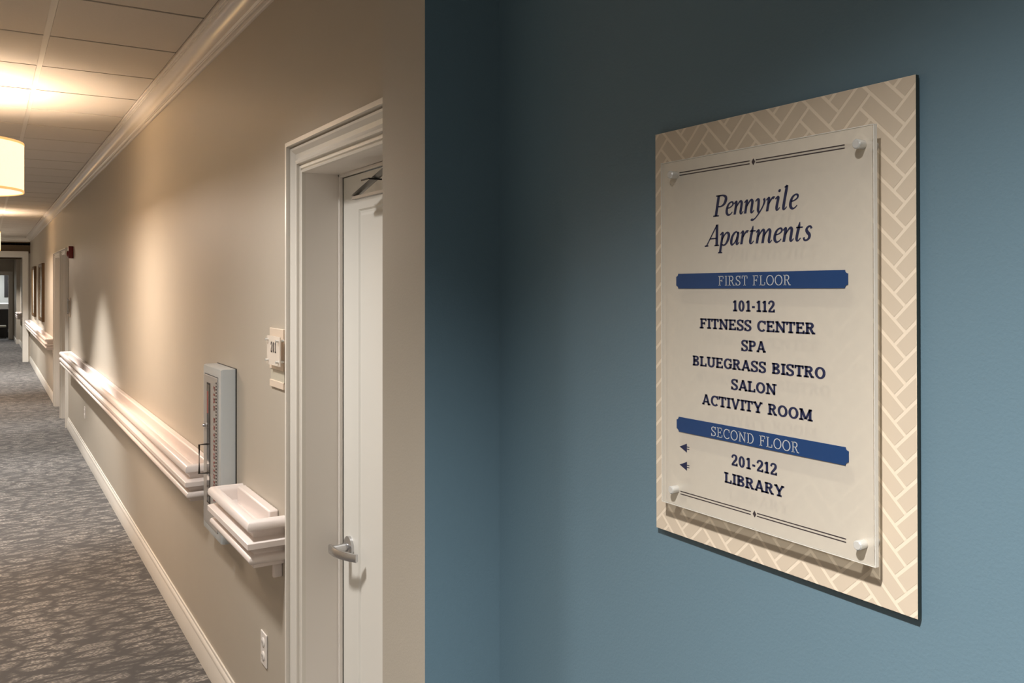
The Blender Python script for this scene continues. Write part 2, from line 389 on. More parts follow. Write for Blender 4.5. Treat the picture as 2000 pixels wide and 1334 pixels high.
# door closer: arm rising to the head, shoe and slide bar
q = MB(); q.tube([(LX-0.055, 2.335, 1.958), (LX-0.035, 2.10, 2.030)], 0.013, 4, 0.35); q.build('closer_arm', M['closer'], dr)
q = MB(); q.box(LX-0.062, LX-0.048, 2.10, 2.345, 1.946, 1.956); cb = q.build('closer_track', M['closer'], dr, bevel=0.001)
boxobj('closer_body', M['metal'], (LX-0.05, LX-0.0005, 1.80, 2.12, 1.955, 2.015), dr, bevel=0.004)
q = MB(); q.tube([(LX-0.052, 2.33, 1.948), (LX-0.052, 2.33, 1.964)], 0.010, 12); q.build('closer_pivot', M['darkmetal'], dr, smooth=40)
q = MB(); q.box(LX-0.07, LX-0.03, 2.20, 2.206, 1.99, 1.994); q.box(LX-0.07, LX-0.067, 2.206, 2.255, 1.99, 1.994); q.build('closer_clip', M['black'], dr)

# ---- the two far doors
def far_door(name, y0, y1, label, dep):
    d = empty(name, (WX, y0, 0)); tag(d, label, 'door', kind='structure')
    casing(y0, y1, DH+0.04, [(a*0.66, b_) for a, b_ in CAS]).build('casing', M['white'], d, smooth=20)
    jamb_set(y0, y1, DH+0.04, dep, d, M['jamb'])
    l_ = MB(); l_.box(WX+dep-0.045, WX+dep-0.002, y0+0.003, y1-0.003, 0.01, DH+0.036); l_.build('door_leaf', M['door'], d)
    q = MB(); q.tube([(WX+dep-0.05, y1-0.07, 0.93), (WX+dep-0.1, y1-0.07, 0.93), (WX+dep-0.1, y1-0.19, 0.93)], 0.009, 8); q.build('lever_handle', M['metal'], d, smooth=40)
    return d
far_door('door_2', DB[0], DB[1], 'white cased door recess just past the dark red alarm', 0.16)
far_door('door_3', DC[0], DC[1], 'second white cased door recess, next before the framed pictures', 0.16)

# ---- cased opening across the corridor, far end of the tiled ceiling
YH = 22.0
hd = boxobj('wall_header', M['darkbeam'], (-1.14, WX, YH, YH+0.2, 2.42, CEIL+0.1)); tag(hd, 'dark brown header wall above the first far cased opening', 'wall', kind='structure')
q = MB(); q.box(0.72, X2, YH, YH+0.2, 0, 2.42); q.box(-1.14, -1.0, YH, YH+0.2, 0, 2.42)
o = q.build('wall_pier', M['greige']); tag(o, 'greige pier beside the first far cased opening', 'wall', kind='structure')
q = MB()
q.box(0.69, 0.72, YH-0.005, YH+0.205, 0, 2.36); q.box(-1.03, -1.0, YH-0.005, YH+0.205, 0, 2.36); q.box(-1.03, 0.72, YH-0.005, YH+0.205, 2.33, 2.36)
q.box(0.695, 0.79, YH-0.025, YH-0.0, 0, 2.34); q.box(-1.1, 0.79, YH-0.025, YH, 2.34, 2.445); q.box(0.790, 0.805, YH-0.035, YH, 0, 2.46); q.box(-1.1, 0.790, YH-0.035, YH, 2.445, 2.46)
o = q.build('trim_2', M['white'], bevel=0.003); tag(o, 'white casing round the first far opening across the corridor', 'casing', kind='structure')
q = MB(); pr = [(YH-(WX-a), b_) for a, b_ in crown_profile(WX, CEIL)]
vv = q.grid([[(-1.14, y, z) for y, z in pr], [(WX, y, z) for y, z in pr]], close_v=True)
o = q.build('trim_3', M['white'], smooth=35); tag(o, 'crown moulding along the top of the far dark header', 'crown moulding', kind='structure')
C2 = 2.60
boxobj('ceiling', M['tile'], (-1.3, X2, 22.0, 36, C2, C2+0.05)); tag(bpy.data.objects['ceiling.001'], 'plain pale ceiling beyond the far cased opening', 'ceiling', kind='structure')
boxobj('wall_header', M['darkbeam'], (-1.14, WX, 27.6, 27.75, 2.44, C2+0.05)); tag(bpy.data.objects['wall_header.001'], 'second dark header strip, farther down the corridor', 'wall', kind='structure')
q = MB(); q.box(0.755, WX, 28.9, FY1, 0, C2)
o = q.build('wall_pier', M['greige']); tag(o, 'slight greige wall jog before the end door', 'wall', kind='structure')
q = MB(); q.box(0.74, WX, 28.885, 28.9, 0, 0.13); q.box(0.74, 0.755, 28.9, FY1, 0, 0.13)
o = q.build('baseboard_far', M['white'], bevel=0.003); tag(o, 'white baseboard wrapping the far wall jog', 'baseboard', kind='structure')
# end wall with open door
EX0, EX1 = -0.28, 0.62
wall_boxes('wall_far', [(-1.3, EX0, FY1, FY1+0.15, 0, C2), (EX1, X2, FY1, FY1+0.15, 0, C2), (EX0, EX1, FY1, FY1+0.15, 2.05, C2)], M['greige'], 'greige end wall of the corridor round the far doorway')
d4 = empty('door_4', (EX0, FY1, 0)); tag(d4, 'white cased doorway at the corridor end, opening on a room', 'door', kind='structure')
q = MB()
for s_, (a, b_) in ((1, (EX1, EX1+0.10)), (-1, (EX0-0.10, EX0))): q.box(a, b_, FY1-0.02, FY1, 0, 2.15)
q.box(EX0, EX1, FY1-0.02, FY1, 2.05, 2.15); q.build('casing', M['white'], d4, bevel=0.004)
q = MB(); q.box(EX1-0.02, EX1, FY1, FY1+0.15, 0, 2.05); q.box(EX0, EX0+0.02, FY1, FY1+0.15, 0, 2.05); q.box(EX0+0.02, EX1-0.02, FY1, FY1+0.15, 2.03, 2.05); q.build('jamb', M['white'], d4)
for z in (0.28, 1.05, 1.82):
    q = MB(); q.box(EX1-0.035, EX1-0.004, FY1-0.028, FY1-0.0201, z-0.05, z+0.05); q.tube([(EX1-0.02, FY1-0.033, z-0.05), (EX1-0.02, FY1-0.033, z+0.05)], 0.008, 8); q.build('hinge', M['metal'], d4)
# room behind it
wall_boxes('wall_room', [(-1.3, 1.3, 34.9, 35.0, 0, C2), (-1.35, -1.3, FY1+0.15, 34.9, 0, C2), (1.3, 1.35, FY1+0.15, 34.9, 0, C2)], M['farwall'], 'pale grey wall of the room beyond the end doorway')
fr = empty('dark_wall_panel', (0.55, 34.86, 1.2)); tag(fr, 'narrow dark panel on the wall inside the far room', 'panel')  # plain dark slab for a narrow dark strip, not a mirror
boxobj('frame', M['ebony'], (0.54, 0.70, 34.87, 34.90, 1.3, 2.15), fr)
ct = empty('counter', (0.2, 33.2, 0)); tag(ct, 'white topped dark counter seen through the far doorway', 'counter')
boxobj('countertop', M['counter'], (-0.5, 0.72, 32.6, 33.5, 0.93, 1.12), ct, bevel=0.03)
boxobj('base', M['ebony'], (-0.45, 0.70, 32.7, 33.4, 0.0, 0.93), ct, bevel=0.01)
st = empty('stool', (0.4, 32.3, 0)); tag(st, 'low pale seated stool in front of the dark counter', 'stool')
boxobj('seat', M['insert'], (0.25, 0.55, 32.15, 32.45, 0.36, 0.42), st, bevel=0.015)
for sx in (0.27, 0.53):
    for sy in (32.17, 32.43): boxobj('leg', M['ebony'], (sx-0.015, sx+0.015, sy-0.015, sy+0.015, 0, 0.36), st)

# ------------------------------------------------------------------ handrails
# profile: (inset from the outermost line, z)
RP = [(.045, .784), (.026, .784), (.024, .787), (.024, .796), (.018, .798), (.010, .802), (.006, .811), (.008, .820), (.014, .825), (.026, .828),
      (.026, .834), (.020, .838), (.012, .848), (.0, .852), (0, .870), (.003, .8725), (.022, .880), (.026, .882), (.024, .895), (.014, .905), (.006, .909),
      (.001, .913), (0, .922), (.003, .933), (.010, .940), (.020, .943), (.030, .941), (.037, .934), (.040, .924), (.040, .884)]
def handrail(y0, y1, label, cleat=(0.10, 0.05), far=False, group=None):
    r = empty('handrail', (WX, y0, 0)); tag(r, label, 'handrail', 'white wall handrails along the corridor')
    p = 0.125
    def loop(d, z): return [(WX, y0+d, z), (WX-p+d, y0+d, z), (WX-p+d, y1-d, z), (WX, y1-d, z)]
    def sec(a, b_, nm):
        q = MB(); q.grid([loop(d, z) for d, z in RP[a:b_]]); return q.build(nm, M['rail'], r, smooth=42)
    sec(17, len(RP), 'grip_bar'); sec(9, 18, 'middle_moulding'); sec(0, 10, 'bottom_moulding')
    boxobj('channel_floor', M['rail'], (WX-p+.039, WX-0.0005, y0+.039, y1-.039, .868, .888), r)
    boxobj('underside', M['rail'], (WX-p+.040, WX-0.0005, y0+.040, y1-.040, .783, .788), r)
    q = MB(); q.box(WX-0.034, WX-0.0005, y0+cleat[0], y1-cleat[1], .884, .948); q.build('wall_cleat', M['rail'], r, bevel=0.006, smooth=40)
    n = max(1, int((y1-y0)/0.9)); 
    for i in range(n+1):
        yy = y0+0.05+(y1-y0-0.1)*i/n
        boxobj('bracket', M['rail'], (WX-0.03, WX-0.0005, yy-0.008, yy+0.008, .735, .7835), r, bevel=0.003)
    return r
handrail(2.79, 3.375, 'short white handrail between the door 201 and the cabinet', (0.085, 0.075))
handrail(3.80, 11.15, 'long white stepped handrail running past the cabinet to the far doors', (0.06, 0.10))
handrail(13.86, 21.9, 'white handrail below the two bronze framed pictures', (0.06, 0.06))
handrail(26.9, 28.6, 'tiny far white handrail beyond the cased opening')

# ------------------------------------------------------------------ extinguisher cabinet
cb = empty('extinguisher_cabinet', (WX, 3.6, 1.03)); tag(cb, 'pale grey fire extinguisher cabinet on the wall between two handrails', 'cabinet')
cx0, cy0, cy1, cz0, cz1 = WX-0.062, 3.447, 3.760, 0.690, 1.372
q = MB()
be = 0.012
rows = [[(WX-0.0005, cy0, cz0), (WX-0.0005, cy1, cz0), (WX-0.0005, cy1, cz1), (WX-0.0005, cy0, cz1)],
        [(cx0+be, cy0, cz0), (cx0+be, cy1, cz0), (cx0+be, cy1, cz1), (cx0+be, cy0, cz1)],
        [(cx0+.003, cy0+.003, cz0+.003), (cx0+.003, cy1-.003, cz0+.003), (cx0+.003, cy1-.003, cz1-.003), (cx0+.003, cy0+.003, cz1-.003)],
        [(cx0, cy0+be, cz0+be), (cx0, cy1-be, cz0+be), (cx0, cy1-be, cz1-be), (cx0, cy0+be, cz1-be)],
        [(cx0, cy0+.034, cz0+.034), (cx0, cy1-.034, cz0+.034), (cx0, cy1-.034, cz1-.034), (cx0, cy0+.034, cz1-.034)],
        [(cx0+.006, cy0+.034, cz0+.034), (cx0+.006, cy1-.034, cz0+.034), (cx0+.006, cy1-.034, cz1-.034), (cx0+.006, cy0+.034, cz1-.034)]]
q.grid(rows, close_v=True); q.build('body', M['cabinet'], cb, smooth=30)
boxobj('gasket', M['black'], (WX-0.004, WX-0.0003, cy0-0.004, cy1+0.004, cz0-0.002, cz1+0.002), cb)
dd = boxobj('door', M['cabdoor'], (cx0-0.004, cx0+0.008, cy0+.037, cy1-.037, cz0+.037, cz1-.037), cb, bevel=0.002)
def child(o): return o      # sub-parts share their part's offset
def subbox(name, m, b_, parent, bevel=0):
    q = MB(); q.box(*b_); return q.build(name, m, parent, bevel=bevel)
# narrow vertical pane with black edge, pull, lock, hinge beads and letters
yw0, yw1 = 3.610, 3.655
subbox('window_gasket', M['black'], (cx0-0.0055, cx0-0.0038, yw0-0.006, yw1+0.006, 0.815, 1.305), dd, 0.0)
subbox('pane', M['darkglass'], (cx0-0.0062, cx0-0.0052, yw0, yw1, 0.822, 1.298), dd)
subbox('red_label', M['red'], (cx0-0.0068, cx0-0.006, yw0+0.02, yw1-0.004, 1.18, 1.27), dd)
q = MB(); q.lathe([(0, -.016), (.006, -.016), (.008, -.012), (.008, -.004), (0, -.004)], 16, 'x', (cx0, 3.690, 1.125)); q.build('lock', M['metal'], dd, smooth=40)
q = MB(); hy_ = 3.668; q.tube([(cx0-.003, hy_-0.03, 1.055), (cx0-.040, hy_-0.03, 1.055), (cx0-.040, hy_-0.03, 0.938), (cx0-.003, hy_-0.03, 0.938)], 0.0042, 8); q.build('pull_handle', M['darkmetal'], dd, smooth=40)
q = MB()
z = cz0+0.06
while z < cz1-0.05:
    q.box(cx0-0.0065, cx0-0.0038, cy0+.046, cy0+.051, z, z+0.006); z += 0.0125
q.build('hinge_beads', M['darkmetal'], dd, weld=False)

# ------------------------------------------------------------------ stroke lettering
def ribbon(q, pts, ws, X, sx, sz, ox, oz, shear, T):
    """flat ribbon through pts (local letter units); ws = widths; maps to the sign plane by T"""
    n = len(pts); L_, R_ = [], []
    for i in range(n):
        a = pts[max(0, i-1)]; b_ = pts[min(n-1, i+1)]
        dx, dy = b_[0]-a[0], b_[1]-a[1]; l = math.hypot(dx, dy) or 1; nx, ny = -dy/l, dx/l; h = ws[i]/2
        L_.append((pts[i][0]+nx*h, pts[i][1]+ny*h)); R_.append((pts[i][0]-nx*h, pts[i][1]-ny*h))
    def mp(p): return T(ox+(p[0]+shear*p[1])*sx, oz+p[1]*sz)
    for i in range(n-1):
        try: q.face([mp(L_[i]), mp(L_[i+1]), mp(R_[i+1]), mp(R_[i])])
        except ValueError: pass
def ln(x0, y0, x1, y1, w_): return ([(x0, y0), (x1, y1)], [w_, w_])
def arc(cx, cy, rx, ry, a0, a1, w_, n=14, wt=None):
    pts, ws = [], []
    for i in range(n+1):
        a = math.radians(a0+(a1-a0)*i/n); pts.append((cx+rx*math.cos(a), cy+ry*math.sin(a)))
        ws.append(w_ if wt is None else wt+(w_-wt)*abs(math.cos(a)))
    return (pts, ws)
def spl(ctrl, n=6):
    """Catmull-Rom through (x, y, w)"""
    c = [ctrl[0]]+list(ctrl)+[ctrl[-1]]; pts, ws = [], []
    for i in range(1, len(c)-2):
        for k in range(n+(1 if i == len(c)-3 else 0)):
            t = k/n; o_ = []
            for d in range(3):
                p0, p1, p2, p3 = c[i-1][d], c[i][d], c[i+1][d], c[i+2][d]
                o_.append(0.5*((2*p1)+(-p0+p2)*t+(2*p0-5*p1+4*p2-p3)*t*t+(-p0+3*p1-3*p2+p3)*t**3))
            pts.append((o_[0], o_[1])); ws.append(o_[2])
    return (pts, ws)
def slab(bold):
    V = 0.225 if bold else 0.10; Hh = 0.158 if bold else 0.07; h2 = Hh/2; v2 = V/2; e = V*0.95
    sb = lambda x, l: ln(x-l/2, h2, x+l/2, h2, Hh)
    stp = lambda x, l: ln(x-l/2, 1-h2, x+l/2, 1-h2, Hh)
    tk = lambda x, y0, y1: ln(x, y0, x, y1, Hh)
    SL = V+0.20; G = {}
    st_ = 0.16
    G['I'] = (0.40, [ln(.2, 0, .2, 1, V), sb(.2, SL), stp(.2, SL)])
    G['F'] = (0.70, [ln(st_, 0, st_, 1, V), sb(st_, SL), ln(0, 1-h2, .64, 1-h2, Hh), tk(.61, .72, 1), ln(st_, .52, .46, .52, Hh), tk(.46, .40, .64)])
    G['E'] = (0.74, [ln(st_, 0, st_, 1, V), ln(0, h2, .67, h2, Hh), tk(.645, 0, .28), ln(0, 1-h2, .64, 1-h2, Hh), tk(.61, .72, 1), ln(st_, .52, .46, .52, Hh), tk(.46, .40, .64)])
    G['L'] = (0.70, [ln(st_, 0, st_, 1, V), stp(st_, SL), ln(0, h2, .64, h2, Hh), tk(.615, 0, .32)])
    G['T'] = (0.74, [ln(.36, 0, .36, 1, V), sb(.36, SL), ln(.02, 1-h2, .70, 1-h2, Hh), tk(.05, .70, 1), tk(.67, .70, 1)])
    bowl = lambda cy, ry, xr: [ln(st_, cy+ry, xr, cy+ry, Hh), arc(xr, cy, .20, ry, 90, -90, V, wt=Hh), ln(st_, cy-ry, xr, cy-ry, Hh)]
    G['P'] = (0.72, [ln(st_, 0, st_, 1, V), sb(st_, SL), ln(0, 1-h2, st_, 1-h2, Hh)]+bowl(.715, .285-h2, .38))
    G['R'] = (0.80, [ln(st_, 0, st_, 1, V), sb(st_, SL), ln(0, 1-h2, st_, 1-h2, Hh)]+bowl(.735, .265-h2, .38)+[ln(.40, .50, .64, .04, V*.95), ln(.56, h2, .80, h2, Hh)])
    G['B'] = (0.76, [ln(st_, 0, st_, 1, V), ln(0, 1-h2, st_, 1-h2, Hh), ln(0, h2, st_, h2, Hh)]+bowl(.755, .245-h2, .36)+bowl(.265, .265-h2, .40))
    G['D'] = (0.84, [ln(st_, 0, st_, 1, V), ln(0, 1-h2, .36, 1-h2, Hh), ln(0, h2, .36, h2, Hh), arc(.36, .5, .355, .5-h2, 90, -90, V, 20, wt=Hh)])
    G['O'] = (0.88, [arc(.43, .5, .43-v2, .51-h2, 0, 360, V, 30, wt=Hh)])
    G['C'] = (0.80, [arc(.43, .5, .43-v2, .51-h2, 48, 318, V, 24, wt=Hh), tk(.715, .66, .98)])
    G['G'] = (0.86, [arc(.43, .5, .43-v2, .51-h2, 48, 325, V, 24, wt=Hh), tk(.715, .66, .98), ln(.70, .06, .70, .46, V*.9), ln(.50, .46, .84, .46, Hh)])
    G['S'] = (0.68, [spl([(.555, .76, V*.8), (.50, .90, Hh), (.32, .955, Hh), (.14, .88, V*.8), (.105, .73, V), (.20, .58, V*.95), (.40, .47, V), (.55, .34, V*.95), (.54, .15, V*.9), (.38, .05, Hh), (.20, .06, Hh), (.09, .22, V*.8)]), tk(.575, .70, 1.0), tk(.065, .0, .30)])
    G['N'] = (0.92, [ln(.16, 0, .16, 1, Hh*1.05), ln(.74, 0, .74, 1, Hh*1.05), ln(.15, .97, .745, .05, V), sb(.16, SL*.95), stp(.74, SL*.95), ln(0, 1-h2, .18, 1-h2, Hh)])
    G['U'] = (0.88, [ln(.17, .36, .17, 1, V), ln(.69, .36, .69, 1, V*.9), arc(.43, .36, .26, .37-h2, 180, 360, V, 16, wt=Hh), stp(.17, SL), stp(.69, SL)])
    G['M'] = (1.06, [ln(.16, 0, .16, 1, Hh*1.1), ln(.88, 0, .88, 1, V), ln(.17, .97, .51, .12, V), ln(.87, .97, .53, .12, Hh*1.1), sb(.16, SL*.9), sb(.88, SL), ln(0, 1-h2, .18, 1-h2, Hh), ln(.86, 1-h2, 1.04, 1-h2, Hh)])
    G['A'] = (0.86, [ln(.12, 0, .42, 1, Hh*1.1), ln(.72, 0, .42, 1, V), ln(.22, .30, .64, .30, Hh), sb(.12, .26), sb(.73, .28), ln(.30, 1-h2*.6, .5, 1-h2*.6, Hh*.6)])
    G['V'] = (0.86, [ln(.13, 1, .43, 0, V), ln(.73, 1, .43, 0, Hh*1.1), stp(.13, .28), stp(.73, .26)])
    G['Y'] = (0.84, [ln(.12, 1, .42, .44, V), ln(.72, 1, .42, .44, Hh*1.1), ln(.42, 0, .42, .5, V), sb(.42, SL), stp(.12, .28), stp(.72, .26)])
    G['0'] = (0.70, [arc(.33, .5, .31-v2, .51-h2, 0, 360, V, 28, wt=Hh)])
    G['1'] = (0.50, [ln(.26, 0, .26, 1, V), ln(.06, .80, .26, .95, Hh), sb(.25, SL*1.05)])
    G['2'] = (0.66, [spl([(.09, .70, V*.8), (.14, .88, V*.7), (.30, .955, Hh), (.47, .88, V*.9), (.50, .70, V), (.40, .50, V*.9), (.22, .28, V*.8), (.10, .10, V*.7)]), ln(.03, h2, .57, h2, Hh), tk(.555, 0, .26)])
    G['3'] = (0.66, [spl([(.1, .85, V*.8), (.3, .95, Hh), (.5, .75, V), (.3, .53, Hh), (.52, .28, V), (.3, .05, Hh), (.08, .18, V*.8)])])
    G['H'] = (0.9, [ln(.16, 0, .16, 1, V), ln(.72, 0, .72, 1, V), ln(.16, .5, .72, .5, Hh), sb(.16, SL), sb(.72, SL), stp(.16, SL), stp(.72, SL)])
    G['X'] = (0.8, [ln(.1, 0, .68, 1, V), ln(.1, 1, .68, 0, V)])
    G['-'] = (0.42, [ln(.06, .42, .34, .42, Hh*1.2)])
    G[' '] = (0.42, [])
    return G
SB, SLT = slab(True), slab(False)
# old-style italic, upright skeletons that are sheared
TK, TN = 0.135, 0.062
def nstem(x): return spl([(x-.13, .50, TN), (x-.04, .60, TN*1.3), (x, .55, TK), (x, .3, TK), (x, 0, TK)], 4)
def narch(x, d=.31, exit_=True):
    c = [(x+.02, .30, TN), (x+.12, .50, TN*1.2), (x+.22, .60, TK*.8), (x+d-.01, .52, TK), (x+d, .34, TK), (x+d, .12, TK)]
    c += [(x+d+.03, .02, TK*.7), (x+d+.09, .03, TN), (x+d+.15, .12, TN*.8)] if exit_ else [(x+d, 0, TK)]
    return spl(c, 4)
IT = {}
IT['P'] = (.66, [ln(.18, 0, .18, 1, TK*1.15), ln(.02, .02, .36, .02, TN), ln(.02, .975, .3, .975, TN), spl([(.2, .97, TN), (.42, .975, TN*1.2), (.60, .88, TK), (.63, .72, TK*1.2), (.56, .55, TK), (.40, .46, TN*1.2), (.22, .46, TN)], 5)])
IT['A'] = (.80, [ln(.04, 0, .50, 1.02, TN*1.1), ln(.66, 0, .50, 1.02, TK*1.15), ln(.19, .36, .60, .36, TN), ln(-.06, .02, .16, .02, TN), ln(.52, .02, .80, .02, TN)])
IT['e'] = (.43, [spl([(.07, .33, TN), (.22, .36, TN), (.35, .46, TN*1.3), (.34, .57, TK*.7), (.24, .61, TN*1.2), (.11, .52, TK*.8), (.05, .33, TK), (.07, .13, TK), (.18, .01, TK*.7), (.30, .04, TN), (.39, .14, TN*.8)], 5)])
IT['n'] = (.52, [nstem(.05), narch(.05)])
IT['m'] = (.82, [nstem(.05), narch(.05, .30, False), narch(.35, .31)])
IT['r'] = (.40, [nstem(.07), spl([(.09, .30, TN), (.17, .48, TN*1.2), (.26, .59, TK*.8), (.34, .56, TK*1.1)], 4)])
IT['i'] = (.28, [spl([(-.06, .50, TN), (.03, .60, TN*1.3), (.08, .54, TK), (.07, .3, TK), (.07, .12, TK), (.10, .02, TK*.7), (.16, .03, TN), (.23, .12, TN*.8)], 4), arc(.09, .86, .032, .032, 0, 360, .075, 10)])
IT['l'] = (.28, [spl([(-.03, .98, TN), (.05, 1.02, TN*1.3), (.08, 1.0, TK), (.07, .5, TK), (.07, .12, TK), (.10, .02, TK*.7), (.16, .03, TN), (.23, .12, TN*.8)], 4)])
IT['y'] = (.50, [spl([(-.06, .50, TN), (.02, .60, TN*1.3), (.09, .55, TK), (.12, .38, TK), (.14, .12, TK), (.19, -.02, TK*.6)], 4), spl([(.36, .60, TK*.8), (.42, .46, TK*.8), (.36, .22, TN*1.2), (.22, -.04, TN*1.2), (.06, -.26, TN), (-.08, -.33, TK*.7), (-.15, -.28, TK*.9)], 5)])
IT['p'] = (.50, [spl([(-.09, .50, TN), (0, .60, TN*1.3), (.05, .55, TK), (.05, .1, TK), (.05, -.34, TK)], 4), ln(-.07, -.335, .18, -.335, TN), spl([(.07, .30, TN), (.18, .52, TN*1.2), (.30, .60, TK*.7), (.41, .50, TK*1.05), (.41, .28, TK*1.1), (.32, .08, TK*.8), (.20, .01, TN*1.2), (.07, .06, TN)], 4)])
IT['a'] = (.50, [spl([(.36, .50, TN), (.27, .60, TN*1.2), (.14, .54, TK*.8), (.05, .34, TK), (.05, .12, TK), (.12, .01, TK*.7), (.24, .10, TN), (.35, .36, TN)], 4), spl([(.38, .60, TN), (.37, .5, TK), (.36, .12, TK), (.39, .02, TK*.7), (.44, .03, TN), (.50, .12, TN*.8)], 4)])
IT['t'] = (.33, [spl([(.10, .82, TN*.6), (.09, .6, TK), (.07, .3, TK), (.07, .12, TK), (.11, .02, TK*.7), (.18, .03, TN), (.26, .13, TN*.8)], 4), ln(-.04, .585, .28, .585, TN)])
IT['s'] = (.38, [spl([(.31, .50, TK*.7), (.25, .59, TN*1.3), (.14, .58, TK*.7), (.08, .47, TK*.9), (.14, .36, TK), (.25, .25, TK), (.27, .12, TK*.9), (.18, .02, TN*1.4), (.06, .03, TN*1.3), (.01, .14, TK*.7)], 5)])
def text(name, s_, font, mt, T, x0, x1, z0, z1, parent, shear=0.0, tr=0.06, slope=0.0):
    tot = sum(font[c][0]+tr for c in s_)-tr; h = z1-z0
    sx = (x1-x0)/(tot+shear*0.0); q = MB(); x = 0
    for c in s_:
        for pts, ws in font[c][1]:
            # widths are given in letter heights; keep strokes even when letters are squeezed
            ribbon(q, pts, ws, None, sx, h, x0+x*sx, z0+slope*x*sx, shear*h/sx, T)
        x += font[c][0]+tr
    return q.build(name, mt, parent, weld=False)

# cabinet letters: run down the door, rotated
def Tcab(u, v): return (cx0-0.0048, 3.545-v, 1.30-u)
text('lettering', 'FIRE EXTINGUISHER', SB, M['red'], Tcab, 0.0, 0.46, 0.0, 0.026, dd, tr=0.25)

# ------------------------------------------------------------------ directory sign
SY, SZ = 0.7173, 1.6383
sg = empty('directory_sign', (0.812, SY*1.0152, 1.70+(SZ-1.70)*1.0152)); sg.scale = (1.0152,)*3; sg.rotation_euler = (-math.radians(0.25), 0, 0)
tag(sg, 'large cream herringbone directory sign with clear front panel on the blue wall', 'sign')
# sign is modelled in its own frame: u to the right in the photo (towards -y), v up, x = distance from the wall (negative = out)
def sbuild(q, name, m, parent=None, **k):
    o = q.build(name, m, None, **k); o.parent = parent or sg; return o
WS, HS = 0.1958, 0.2718
XF = -0.0078                                   # board face
q = MB(); fs = q.box(XF, -0.0026, -WS, WS, -HS, HS)
for f_ in fs: f_.material_index = 1
fs[5].material_index = 0
bd = sbuild(q, 'backing_board', [M['board'], M['boardedge']])
def Ts(x): return lambda u, v: (x, -u, v)
# herringbone print
def clip(poly, U, Vv):
    for ax, sgn, lim in ((0, 1, U), (0, -1, U), (1, 1, Vv), (1, -1, Vv)):
        out = []
        for i in range(len(poly)):
            a, b_ = poly[i], poly[(i+1) % len(poly)]
            ia, ib = sgn*a[ax] <= lim, sgn*b_[ax] <= lim
            if ia: out.append(a)
            if ia != ib:
                t = (sgn*lim-a[ax])/(b_[ax]-a[ax]) if sgn > 0 else (-lim-a[ax])/(b_[ax]-a[ax])
                out.append((a[0]+t*(b_[0]-a[0]), a[1]+t*(b_[1]-a[1])))
        poly = out
        if len(poly) < 3: return None
    return poly
BW = 0.0186; GR = 0.0018; U0, V0 = 0.184, 0.2237; r2_ = math.sqrt(0.5)
q = MB()
for i in range(-60, 61):
    for j in range(-60, 61):
        k = (i-j) % 6
        if k == 0: c = (i, j, i+3, j+1)
        elif k == 5: c = (i, j, i+1, j+3)
        else: continue
        g = GR/BW
        a0, b0, a1, b1 = c[0]+g, c[1]+g, c[2]-g, c[3]-g
        poly = [(U0+(a-b_)*r2_*BW, V0+(a+b_)*r2_*BW) for a, b_ in ((a0, b0), (a1, b0), (a1, b1), (a0, b1))]
        poly = clip(poly, WS-0.0003, HS-0.0003)
        if poly:
            f_ = q.face([Ts(XF-0.0002)(*p) for p in poly])
hb = sbuild(q, 'herringbone_print', M['brickprint'], bd, weld=False); hb['kind'] = 'stuff'
# front panel
PU, PV = 0.1615, 0.2255; PX0, PX1 = -0.0275, -0.0222
q = MB(); q.box(PX0, PX1, -PU, PU, -PV, PV)
pn = sbuild(q, 'front_panel', M['clear'])
q = MB(); q.box(PX0-0.0003, PX0-0.0002, -PU+0.0006, PU-0.0006, -PV+0.0006, PV-0.0006); sbuild(q, 'frosted_film', M['film'], pn)
q = MB(); t_ = 0.0008
q.box(PX0-0.0001, PX1, -PU-t_, -PU, -PV-t_, PV+t_); q.box(PX0-0.0001, PX1, PU, PU+t_, -PV-t_, PV+t_); q.box(PX0-0.0001, PX1, -PU, PU, -PV-t_, -PV); q.box(PX0-0.0001, PX1, -PU, PU, PV, PV+t_)
sbuild(q, 'polished_edge', M['clearedge'], pn)
XT = PX0-0.0005
for nm, u, v in (('standoff', -.1325, .2072), ('standoff', .1493, .2066), ('standoff', -.1325, -.2040), ('standoff', .1490, -.2052)):
    q = MB(); q.lathe([(0, PX0-.0115), (.0040, PX0-.0115), (.0051, PX0-.0105), (.0051, PX0-.0005), (.0048, PX0), (.0048, PX1), (.0048, XF), (0, XF)], 24, 'x', (0, -u, v)); sbuild(q, 'standoff', M['peg'], smooth=35)
T_ = Ts(XT)
